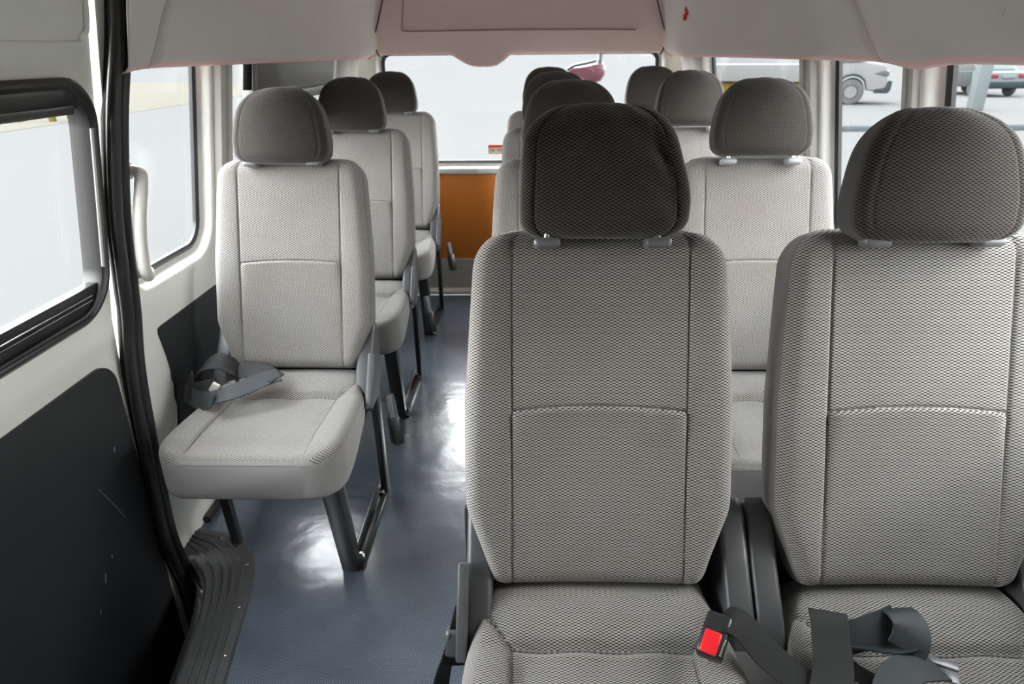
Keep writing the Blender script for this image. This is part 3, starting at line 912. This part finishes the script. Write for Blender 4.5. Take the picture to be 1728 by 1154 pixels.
# grab handle on the pillar
gh = empty('grab_handle', tuple(WP(-1, 1.47, .80)))
tag(gh, 'curved cream plastic grab handle on the left door pillar beside the black seal', 'handle')
def rel(p, o): return Vector(p) - Vector(o.location)
hp = smooth_path([rel(WP(-1, 1.500, 1.020, -.012), gh), rel(WP(-1, 1.492, 1.015, -.040), gh), rel(WP(-1, 1.470, .985, -.052), gh), rel(WP(-1, 1.452, .93, -.055), gh), rel(WP(-1, 1.450, .87, -.055), gh), rel(WP(-1, 1.458, .815, -.055), gh), rel(WP(-1, 1.485, .785, -.048), gh), rel(WP(-1, 1.520, .785, -.030), gh), rel(WP(-1, 1.530, .785, -.004), gh)], 8)
tube('grip', hp, [.013] * 4 + [.0135] * (len(hp) - 8) + [.013] * 4, M['handle'], gh, 14)
bm = bmesh.new(); add_box(bm, rel(WP(-1, 1.500, 1.020, -.004), gh), (.022, .032, .040), .008, 3); obj('mount', bm, M['handle'], gh)
bm = bmesh.new(); add_box(bm, rel(WP(-1, 1.530, .785, -.006), gh), (.026, .034, .034), .008, 3); obj('mount', bm, M['handle'], gh)

# ------------------------------------------------------------------ headliner
def liner(idx, side, yf, yr, zoff=.007):
    """side panel of the roof lining; yf / yr are functions of z"""
    sec = [(.0, 1.240), (-.010, 1.226), (-.028, 1.220), (-.040, 1.223), (-.047, 1.232), (-.050, 1.246), (-.051, 1.27), (-.052, 1.32), (-.056, 1.38), (-.066, 1.45), (-.085, 1.52), (-.13, 1.585), (-.20, 1.62), (-.30, 1.635)]
    bm = bmesh.new(); n = 40; rows = []
    for i in range(n + 1):
        t = i / n; row = []
        for (d, z) in sec:
            y = yf(z) + (yr(z) - yf(z)) * t
            dip = -.012 * gauss(y - 1.42, .09) if z < 1.24 else 0
            e = min(t, 1 - t) * n
            dd = d - (.045 * max(0, (y - 3.42) / .28) ** 2 * min(1, max(0, (z - 1.225) / .03)))
            row.append(bm.verts.new(WP(side, y, z, 0) * 1 + Vector((side * dd, 0, dip + zoff))))
        rows.append(row)
    # bring the second rows close to the ends so the ends are crisp
    for a, b in zip(rows, rows[1:]):
        for j in range(len(sec) - 1):
            f = bm.faces.new((a[j], a[j + 1], b[j + 1], b[j]))
            f.material_index = 1 if j < 4 else 0
    bmesh.ops.recalc_face_normals(bm, faces=bm.faces)
    o = obj('trim_%d' % idx, bm, [M['headliner'], M['pinkglow_lip']], None, 50)
    sm = o.modifiers.new('s', 'SOLIDIFY'); sm.thickness = .004; sm.offset = 0
    tag(o, kind='structure'); return o
seamR = lambda z: 1.525 + max(0, z - 1.227) * 1.0
seamL = lambda z: 1.545 + max(0, z - 1.234) * .55
lr1 = liner(11, -1, lambda z: seamL(z) + .002, lambda z: 3.70 - max(0, z - 1.23) * .3)
lr2 = liner(12, -1, lambda z: 1.46, lambda z: seamL(z) - .002)
lr3 = liner(13, 1, lambda z: seamR(z) + .002, lambda z: 3.70 - max(0, z - 1.23) * .3)
lr4 = liner(14, 1, lambda z: -.3, lambda z: seamR(z) - .002)
def fastener(par, side, y, z):
    bm = bmesh.new(); bmesh.ops.create_uvsphere(bm, u_segments=12, v_segments=6, radius=.007)
    c = WP(side, y, z, -.052)
    for v in bm.verts: v.co = Vector((v.co.x * .35, v.co.y, v.co.z)) + c
    obj('fastener', bm, M['headliner'], par)
fastener(lr3, 1, 2.246, 1.303); fastener(lr4, 1, 1.136, 1.300); fastener(lr1, -1, 1.62, 1.30); fastener(lr1, -1, 2.25, 1.30); fastener(lr3, 1, 2.75, 1.30)
bm = bmesh.new()
vs = [bm.verts.new(p) for p in ((-.85, -.32, 1.637), (.77, -.32, 1.637), (.77, 3.62, 1.637), (-.85, 3.62, 1.637))]
vb = [bm.verts.new(p) for p in ((-.85, -.32, 1.66), (.77, -.32, 1.66), (.77, 3.62, 1.66), (-.85, 3.62, 1.66))]
bm.faces.new(vs); bm.faces.new(vb[::-1])
for i in range(4): bm.faces.new((vs[i], vs[(i + 1) % 4], vb[(i + 1) % 4], vb[i]))
bmesh.ops.recalc_face_normals(bm, faces=bm.faces)
o = obj('ceiling', bm, M['headliner'], None, 30); tag(o, kind='structure')

# rear header: roof lining above the rear window, with a recessed field and a tongue
def header_y(z): return 3.705 - max(0, z - 1.235) * .45
bm = bmesh.new()
def hx(z):  # half width
    return .765 - max(0, z - 1.235) * .20
tong = [(-.379, 1.243), (-.35, 1.236), (-.30, 1.205), (-.268, 1.190), (-.235, 1.185), (-.18, 1.185), (-.147, 1.190), (-.115, 1.212), (-.085, 1.238), (-.06, 1.243)]
xs = sorted(set([round(v, 4) for v in np.linspace(-.753, .673, 60)] + [round(t[0], 4) for t in tong]))
rows = []
for x in xs:
    e = min(x + .753, .673 - x)
    zb = 1.243 - .03 * max(0, 1 - e / .06) ** 2
    if -.379 <= x <= -.06: zb = float(np.interp(x, [t[0] for t in tong], [t[1] for t in tong]))
    col = []
    for k, (t, dy) in enumerate([(0, .045), (0, .012), (.0, .002), (.008, -.004), (.022, -.004), (.06, 0), (.10, 0), (.105, 0), (.112, .005), (.30, .005), (.40, .0)]):
        zz = zb + t + (0 if k > 0 else .004)
        if k >= 5: zz = 1.243 + t
        inx = abs(x - CX) < .55
        d = dy if (k not in (8, 9) or inx) else 0
        f = (x - CX) / .713; f = math.copysign(abs(f), f)
        col.append(bm.verts.new((CX + f * hx(zz), header_y(max(zz, 1.2)) + d + .02 * f * f, zz)))
    rows.append(col)
for a, b in zip(rows, rows[1:]):
    for j in range(len(a) - 1):
        f = bm.faces.new((a[j], a[j + 1], b[j + 1], b[j])); f.material_index = 1 if j < 3 else 0
bmesh.ops.recalc_face_normals(bm, faces=bm.faces)
hd = obj('trim_15', bm, [M['pinkglow_liner'], M['pinkglow_lip']], None, 40)
sm = hd.modifiers.new('s', 'SOLIDIFY'); sm.thickness = .004; sm.offset = 0
tag(hd, kind='structure')

M['line'] = mat('dark_pink_seam', (.30, .19, .17), .8)
tube('field_edge', smooth_path([(x, header_y(z) - .003 + .02 * ((x - CX) / .765) ** 2, z) for x, z in [(-.585, 1.50), (-.602, 1.42), (-.612, 1.362), (-.595, 1.350), (-.45, 1.349), (-.04, 1.352), (.38, 1.349), (.526, 1.346)]], 8), .0028, M['line'], hd, 8)
for sg in (-1, 1):
    tube('edge_bead', smooth_path([(CX + sg * (.722 - .02 * gauss(z - 1.24, .03) - max(0, z - 1.30) * .42), header_y(z) - .004, z) for z in (1.235, 1.27, 1.32, 1.40, 1.48, 1.55)], 6), .0035, M['rubber'], hd, 8)

# ------------------------------------------------------------------ tailgate
mapB = lambda a, b, d: Vector((a, 3.72 + d, b))
RB = (CX - .735, CX + .735, .672, 1.285, .08)
wb = sheet('wall_back', mapB, [(-.94, 0.), (.86, 0.), (.84, .7), (.74, 1.60), (-.82, 1.60), (-.92, .7)], [RB], M['white'], None, .1, .05, REV)
tag(wb, kind='structure')
window_set(6, mapB, RB)
tg = empty('door_2'); tag(tg, kind='structure')
box('brown_panel', (CX, 3.706, .4175), (1.16, .016, .465), M['brown'], tg, .003)
box('sill', (CX, 3.700, .672), (1.36, .04, .032), M['white'], tg, .01)
box('lower_panel', (CX, 3.695, .105), (1.5, .03, .17), M['pillar'], tg, .006)
box('threshold', (CX, 3.655, .012), (1.62, .07, .024), M['white'], tg, .008)

# warning sticker on the rear glass
stk = empty('warning_sticker', (-.163, 3.752, .773))
tag(stk, 'small warning sticker with a red band stuck on the rear window glass', 'sticker')
M['stk_paper'] = mat('sticker_paper', (.50, .40, .34), .6, noise=.3, nscale=90)
M['stk_red'] = mat('sticker_red', (.72, .06, .0), .5)
M['stk_ink'] = mat('sticker_ink', (.22, .17, .15), .6)
box('paper', (0, 0, 0), (.092, .0015, .048), M['stk_paper'], stk, .0004)
box('red_band', (0, -.001, .018), (.088, .0015, .013), M['stk_red'], stk, .0004)
bm = bmesh.new(); add_box(bm, (-.022, -.001, -.004), (.02, .0012, .008), .0003); add_box(bm, (.016, -.001, -.002), (.026, .0012, .008), .0003); add_box(bm, (.03, -.001, -.012), (.014, .0012, .004), .0003)
obj('print', bm, M['stk_ink'], stk)

# convex mirror outside the rear window
mir = empty('rear_mirror', (.31, 3.93, 1.14)); tag(mir, 'pink-tinted rear mirror hanging outside the top right of the rear window', 'mirror')
M['pinkshell'] = mat('pink_mirror_shell', (0.1107, 0.0399, 0.0531), .3, coat=.4)
M['bluegrey'] = mat('blue_grey_mirror_back', (0.0561, 0.0709, 0.0797), .35)
bm = bmesh.new()
pl = [(-.095, .02), (-.07, .032), (.0, .042), (.06, .055), (.098, .055), (.107, .03), (.104, -.005), (.085, -.035), (.055, -.047), (.01, -.04), (-.05, -.01), (-.085, .0)]
a = [bm.verts.new((x, 0, z)) for x, z in pl]; b = [bm.verts.new((x * .9, -.02, z * .85)) for x, z in pl]; c = [bm.verts.new((x * .95, .03, z * .9)) for x, z in pl]
n = len(pl)
for i in range(n):
    bm.faces.new((a[i], a[(i + 1) % n], b[(i + 1) % n], b[i])); bm.faces.new((a[i], a[(i + 1) % n], c[(i + 1) % n], c[i]))
bm.faces.new(b); bm.faces.new(c); bmesh.ops.recalc_face_normals(bm, faces=bm.faces)
obj('shell', bm, M['pinkshell'], mir, 60)
tube('rim', smooth_path([(-.098, .0, .022), (-.06, -.004, .042), (.0, -.006, .054), (.055, -.004, .066)], 6), .008, M['bluegrey'], mir)
tube('arm', smooth_path([(.075, 0, .05), (.078, .0, .11), (.078, -.03, .17), (.078, -.17, .20)], 5), .014, M['bluegrey'], mir)

# red tape tag on the right lining
M['tape'] = mat('red_tape', (.75, .01, .01), .5)
tp = empty('red_tape', (.684, 3.24, 1.40)); tag(tp, 'small crumpled red tape hanging on the right roof lining', 'tape')
bm = bmesh.new()
for (p, q) in (((0, -.01, .028), (-.004, .01, .0)), ((-.004, .01, 0.), (-.002, .03, -.024)), ((0, -.012, .0), (-.006, .0, .022)), ((-.003, .0, -.008), (-.004, -.025, .004)), ((-.003, .03, -.02), (-.004, .01, -.024))):
    add_tube(bm, [p, ((p[0] + q[0]) / 2 - .006, (p[1] + q[1]) / 2, (p[2] + q[2]) / 2), q], [.006, .011, .006], 7, sx=.5)
obj('tape_loop', bm, M['tape'], tp)

# ------------------------------------------------------------------ belts
def local(o, pts): return [Vector(p) - Vector(o.location) for p in pts]
BW = .048
# belt on the foreground double seat
b1 = empty('seat_belt', (.47, .74, .44)); tag(b1, 'tangled black lap belt with red-button buckle lying across the foreground double seat', 'seat belt')
def rib(par, ctr, side, m='belt', w=BW): return ribbon('webbing', local(par, ctr), [Vector(s) for s in side], w, M[m], par)
rib(b1, [(.268, .775, .452), (.284, .769, .474), (.300, .764, .484), (.320, .757, .472), (.342, .735, .454), (.368, .708, .446), (.404, .676, .443), (.45, .64, .442)],
    [(.3, .8, .2), (.5, .7, .1), (.5, .8, .3), (.6, .7, .3), (.6, .7, .3), (.6, .7, .2), (.5, .8, .1), (.4, .9, 0)], 'belt', .046)
rib(b1, [(.4395, .776, .492), (.438, .769, .4915), (.436, .758, .488), (.432, .736, .474), (.425, .705, .460), (.413, .680, .453), (.399, .655, .447)],
    [(1, 0, 0), (1, 0, 0), (1, 0, .0), (1, -.05, 0), (1, -.1, 0), (1, -.1, .0), (1, -.1, .0)], 'belt', .054)
rib(b1, [(.445, .748, .466), (.475, .752, .470), (.512, .762, .476), (.540, .772, .480)],
    [(-.25, .6, .8), (-.25, .6, .8), (-.25, .6, .8), (-.25, .6, .8)], 'belt_teal_sheen', .046)
rib(b1, [(.543, .784, .490), (.546, .770, .494), (.549, .753, .489), (.545, .739, .478), (.537, .731, .465)],
    [(1, .25, -.1), (1, .2, -.1), (1, .0, -.1), (1, -.2, .0), (1, -.3, .0)], 'belt_teal_sheen', .052)
rib(b1, [(.55, .742, .462), (.52, .740, .459), (.49, .748, .456), (.455, .757, .453)],
    [(.1, -.9, .5), (.1, -.9, .4), (.2, -.9, .4), (.2, -.9, .4)], 'belt_teal_sheen', .036)
rib(b1, [(.572, .712, .455), (.550, .706, .461), (.525, .700, .464), (.503, .686, .462), (.484, .662, .456), (.47, .635, .448)],
    [(.35, -.85, 0), (.35, -.85, .0), (.5, -.8, .0), (.8, -.55, .0), (.9, -.4, .0), (.9, -.4, 0)], 'belt_teal_sheen', .050)
rib(b1, [(.448, .735, .448), (.462, .712, .444), (.485, .693, .444), (.515, .682, .446)], [(.3, .5, .8), (.4, .6, .7), (.3, .7, .7), (.2, .8, .6)], 'belt', .022)
# buckle
bk = Matrix.Rotation(R(-30), 3, 'Z') @ Matrix.Rotation(R(24), 3, 'X')
bc = Vector((.272, .752, .466)) - Vector(b1.location)
bm = bmesh.new(); add_box(bm, bc, (.038, .066, .024), .006, 3, bk); o = obj('buckle', bm, M['buckle'], b1)
bm = bmesh.new(); add_box(bm, bc + bk @ Vector((-.001, -.014, .0095)), (.025, .034, .009), .003, 3, bk); obj('release_button', bm, M['red'], o)
bm = bmesh.new(); add_box(bm, bc + bk @ Vector((.0165, -.016, .0075)), (.0035, .026, .010), .001, 2, bk); obj('slot', bm, M['chrome'], o)
# tongue plate
bm = bmesh.new(); rt = Matrix.Rotation(R(-25), 3, 'Z'); add_box(bm, Vector((.583, .722, .452)) - Vector(b1.location), (.045, .014, .006), .0025, 2, rt)
add_box(bm, Vector((.586, .700, .450)) - Vector(b1.location), (.018, .022, .004), .0015, 2, rt)
obj('tongue', bm, M['guide'], b1)

# belt stub hanging at the aisle side of the foreground seat
b2 = empty('seat_belt', (-.13, .80, .36)); tag(b2, 'short black belt strap with holder at the aisle side of the foreground double seat', 'seat belt')
ribbon('webbing', local(b2, [(-.100, .845, .425), (-.106, .825, .405), (-.112, .81, .385), (-.118, .80, .35)]), [Vector((.9, .3, 0))] * 4, .035, M['belt'], b2)
ribbon('webbing', local(b2, [(-.112, .825, .395), (-.124, .812, .365), (-.136, .80, .33), (-.146, .785, .27)]), [Vector((.5, .8, 0))] * 4, .045, M['belt'], b2)
bm = bmesh.new(); add_box(bm, Vector((-.117, .818, .382)) - Vector(b2.location), (.030, .040, .042), .008, 3, Matrix.Rotation(R(-30), 3, 'X')); obj('holder', bm, M['plastic'], b2)

# tangled belt on the nearest single seat
b3 = empty('seat_belt', (-.80, 1.60, .44)); LIFT3 = Vector((0, 0, .012)); tag(b3, 'tangled black lap belt on the wall side of the nearest left single seat', 'seat belt')
def rib3(ctr, side, m='belt', w=BW): return ribbon('webbing', [p + LIFT3 for p in local(b3, ctr)], [Vector(s) for s in side], w, M[m], b3)
rib3([(-.885, 1.62, .40), (-.875, 1.60, .45), (-.845, 1.60, .49), (-.80, 1.60, .505), (-.765, 1.60, .48), (-.76, 1.59, .44)],
     [(0, 1, 0), (.1, 1, 0), (.1, .9, .3), (0, .8, .6), (-.2, .8, .6), (-.2, .9, .1)])
rib3([(-.90, 1.58, .42), (-.86, 1.545, .425), (-.82, 1.51, .435), (-.785, 1.50, .445)], [(.2, .2, 1), (.2, .3, 1), (.2, .5, .9), (.1, .8, .6)], 'belt_teal_sheen')
rib3([(-.80, 1.515, .44), (-.76, 1.52, .45), (-.72, 1.545, .458), (-.685, 1.575, .464), (-.65, 1.60, .466)], [(0, .9, .4), (0, .9, .4), (-.3, .8, .5), (-.4, .8, .4), (-.4, .8, .3)], 'belt_teal_sheen')
rib3([(-.79, 1.60, .47), (-.74, 1.61, .475), (-.69, 1.605, .47), (-.65, 1.585, .462)], [(0, .7, .7), (0, .8, .6), (0, .9, .4), (0, 1, .2)])
rib3([(-.89, 1.60, .46), (-.87, 1.56, .44), (-.83, 1.555, .445), (-.80, 1.57, .45)], [(.3, .3, .9), (.3, .3, .9), (.1, .5, .8), (0, .7, .6)])
bm = bmesh.new(); add_box(bm, Vector((-.800, 1.545, .467)) - Vector(b3.location), (.02, .012, .028), .004, 3, Matrix.Rotation(R(35), 3, 'Y')); obj('tag', bm, M['handle'], b3)

# ------------------------------------------------------------------ outside
def ground_mat():
    m, nt, b, N, L = nodes_of('ground_concrete')
    tc = N.new('ShaderNodeTexCoord'); n = N.new('ShaderNodeTexNoise'); n.inputs['Scale'].default_value = .25; n.inputs['Detail'].default_value = 5
    L.new(tc.outputs['Object'], n.inputs['Vector'])
    cr = N.new('ShaderNodeValToRGB'); cr.color_ramp.elements[0].color = (.047, .0475, .0472, 1); cr.color_ramp.elements[1].color = (.0515, .052, .0517, 1)
    L.new(n.outputs[0], cr.inputs[0]); L.new(cr.outputs[0], b.inputs['Base Color'])
    b.inputs['Roughness'].default_value = 1; b.inputs['Specular IOR Level'].default_value = 0
    return m
GZ = -.6
bm = bmesh.new()
vs = [bm.verts.new(p) for p in ((-600, -300, GZ), (600, -300, GZ), (600, 2500, GZ), (-600, 2500, GZ))]; bm.faces.new(vs)
o = obj('ground', bm, ground_mat(), None, 30); tag(o, kind='structure')
M['sand'] = mat('pale_sand', (.056, .0535, .046), .95, spec=0, noise=.08, nscale=1)
M['kerb'] = mat('kerb_stone', (.030, .036, .039), .9, spec=0)
M['yellow'] = mat('barrier_yellow', (.056, .044, .010), .7, spec=0)
o = box('verge', (-26, 24, GZ + .006), (24, 60, .012), M['sand'], None, .01); tag(o, kind='structure')
o = box('kerb', (12, 17.6, GZ + .06), (22, .25, .12), M['kerb'], None, .02); tag(o, kind='structure')
for i, (x, y) in enumerate(((-15.6, 21.6), (-14.6, 21.7), (-13.7, 21.9))):
    bm = bmesh.new(); add_box(bm, (0, 0, .45), (.16, .16, .9), .02); o = obj('barrier_post', bm, M['yellow']); o.location = (x, y, GZ)
    tag(o, ['yellow barrier post outside the sliding door window, leftmost', 'yellow barrier post outside the sliding door window, middle of three', 'yellow barrier post outside the sliding door window, nearest the window edge'][i], 'post', 'yellow barrier posts outside')

M['carwhite'] = mat('white_car_paint', (.060, .060, .060), .5, spec=.03)
M['cardark'] = mat('dark_car_paint', (.014, .016, .016), .5, spec=.05)
M['carsilver'] = mat('silver_car_paint', (.040, .049, .049), .5, spec=.03)
M['carglass'] = mat('car_glass', (.024, .026, .026), .4, spec=.05)
M['tyre'] = mat('tyre_rubber', (.030, .031, .032), .8, spec=0)
M['hub'] = mat('wheel_hub', (.052, .052, .052), .6, spec=.02)
M['tail'] = mat('tail_lamp', (.060, .008, .016), .4, spec=.05)
M['bumper'] = mat('bumper_plastic', (.008, .012, .014), .6, spec=.03)
def wheel(par, x, y, r, w, side):
    bm = bmesh.new()
    pr = [(.55 * r, .5), (.72 * r, .5), (.95 * r, .46), (r, .3), (r, -.3), (.95 * r, -.46), (.6 * r, -.5)]
    n = 28; rings = [[bm.verts.new((x + q * w * 1, y + rr * math.cos(2 * math.pi * k / n), r + rr * math.sin(2 * math.pi * k / n))) for k in range(n)] for rr, q in pr]
    for a, b in zip(rings, rings[1:]):
        for k in range(n): bm.faces.new((a[k], a[(k + 1) % n], b[(k + 1) % n], b[k]))
    bm.faces.new(rings[-1])
    bmesh.ops.recalc_face_normals(bm, faces=bm.faces); o = obj('wheel', bm, M['tyre'], par)
    bm = bmesh.new(); bmesh.ops.create_cone(bm, cap_ends=True, segments=24, radius1=.56 * r, radius2=.5 * r, depth=w * .9, matrix=Matrix.Translation((x, y, r)) @ Matrix.Rotation(R(90), 4, 'Y'))
    obj('hub_cap', bm, M['hub'], o)
def body_yz(name, poly, x0, x1, m, par, bev=.06): return extrude_x(name, poly, x0, x1, m, par, bev, 3)

# pickup: its length runs along local y, near side at local -x
pk = empty('pickup_truck', (11.2, 27.4, GZ)); pk.rotation_euler = (0, 0, R(-90 - 24)); tag(pk, 'white truck cab with one big front wheel seen through the middle right window', 'truck')
arch = [(0, .45), (.35, .45), (.36, .62), (.44, .80), (.60, .92), (.80, .97), (1.0, .92), (1.16, .80), (1.24, .62), (1.25, .5), (1.9, .42), (1.92, .75), (1.85, 1.25), (1.70, 1.35), (1.2, 1.42), (.55, 2.15), (-.75, 2.2), (-.85, 1.3), (-.85, .5)]
body_yz('cab_body', arch, -.85, .85, M['carwhite'], pk, .07)
body_yz('side_window', [(.45, 1.40), (1.05, 1.42), (.5, 2.0), (-.5, 2.02), (-.5, 1.40)], -.87, .87, M['carglass'], pk, .01)
body_yz('bumper', [(1.55, .40), (1.55, .55), (1.9, .62), (2.02, .80), (2.08, .80), (2.06, .50), (1.98, .40)], -.85, .85, M['bumper'], pk, .02)
body_yz('wheel_arch', [(.12, .40), (.30, .40), (.36, .62), (.44, .80), (.60, .92), (.80, .97), (1.0, .92), (1.16, .80), (1.24, .60), (1.28, .60), (1.20, .86), (1.02, 1.0), (.80, 1.05), (.56, 1.0), (.38, .84), (.22, 1.3), (.14, 1.3), (.2, .75)], .80, .88, M['bumper'], pk, .005)
body_yz('headlamp', [(1.45, 1.05), (1.75, 1.15), (1.93, 1.12), (1.94, .98), (1.8, .96)], -.87, .87, M['carglass'], pk, .02)
body_yz('wheel_arch', [(.12, .40), (.30, .40), (.36, .62), (.44, .80), (.60, .92), (.80, .97), (1.0, .92), (1.16, .80), (1.24, .60), (1.28, .60), (1.20, .86), (1.02, 1.0), (.80, 1.05), (.56, 1.0), (.38, .84), (.22, 1.3), (.14, 1.3), (.2, .75)], -.88, -.80, M['bumper'], pk, .005)
body_yz('load_bed', [(-.95, .75), (-4.2, .75), (-4.2, 1.35), (-.95, 1.35)], -.9, .9, M['carwhite'], pk, .03)
body_yz('chassis', [(-.2, .38), (-3.9, .38), (-3.9, .72), (-.2, .72)], -.6, .6, M['yellow'], pk, .02)
wheel(pk, -.78, .80, .43, .25, -1); wheel(pk, .78, .80, .43, .25, 1); wheel(pk, -.78, -2.9, .43, .25, -1); wheel(pk, .78, -2.9, .43, .25, 1)

cr_ = empty('parked_car', (19.1, 31.8, GZ)); cr_.rotation_euler = (0, 0, R(4)); tag(cr_, 'dark saloon car parked outside with red tail lamps, seen through the right window', 'car')
prof_ = [(-2.1, .35), (-2.15, .62), (-2.05, .92), (-1.55, 1.0), (-.95, 1.38), (.25, 1.40), (.95, .98), (1.9, .85), (2.15, .62), (2.1, .32)]
body_yz('body', prof_, -.84, .84, M['carsilver'], cr_, .09)
body_yz('side_window', [(-1.45, 1.0), (-.9, 1.32), (.2, 1.34), (.78, .98)], -.855, .855, M['carglass'], cr_, .01)
body_yz('door_skin', [(-1.2, .36), (-1.1, .95), (.95, .93), (1.0, .36)], -.86, .86, M['cardark'], cr_, .01)
body_yz('front_wing', [(1.0, .40), (1.0, .93), (1.85, .82), (2.1, .60), (2.06, .36)], -.858, .858, M['cardark'], cr_, .01)
for s in (-1, 1): box('tail_lamp', (s * .62, -2.08, .80), (.38, .14, .15), M['tail'], cr_, .02)
box('rear_window', (0, -1.28, 1.19), (1.25, .62, .02), M['carsilver'], cr_, .005, Matrix.Rotation(R(32), 3, 'X'))
box('rear_bumper', (0, -2.10, .46), (1.66, .22, .26), M['bumper'], cr_, .05)
box('number_plate', (0, -2.16, .78), (.55, .03, .13), M['carwhite'], cr_, .005)
for (x, y) in ((-.76, -1.3), (.76, -1.3), (-.76, 1.3), (.76, 1.3)): wheel(cr_, x, y, .31, .2, -1)
M['palepost'] = mat('pale_post_paint', (.050, .056, .057), .7, spec=0)
wp = box('pale_post', (14.35, 23.4, GZ + 1.1), (.42, .3, 2.2), M['palepost'], None, .05); tag(wp, 'pale upright post standing outside in front of the dark saloon car', 'post')
lp_ = empty('signpost', (9.3, 25.0, GZ)); tag(lp_, 'thin grey signpost with a small green plate outside the rear right window', 'signpost')
tube('pole', [(0, 0, 0), (0, 0, 2.4)], .035, M['bumper'], lp_); box('plate', (-.9, 0, .5), (.5, .06, .3), M['yellow'], lp_, .01); tube('rail', [(-1.2, 0, .4), (0, 0, .4)], .02, M['kerb'], lp_)
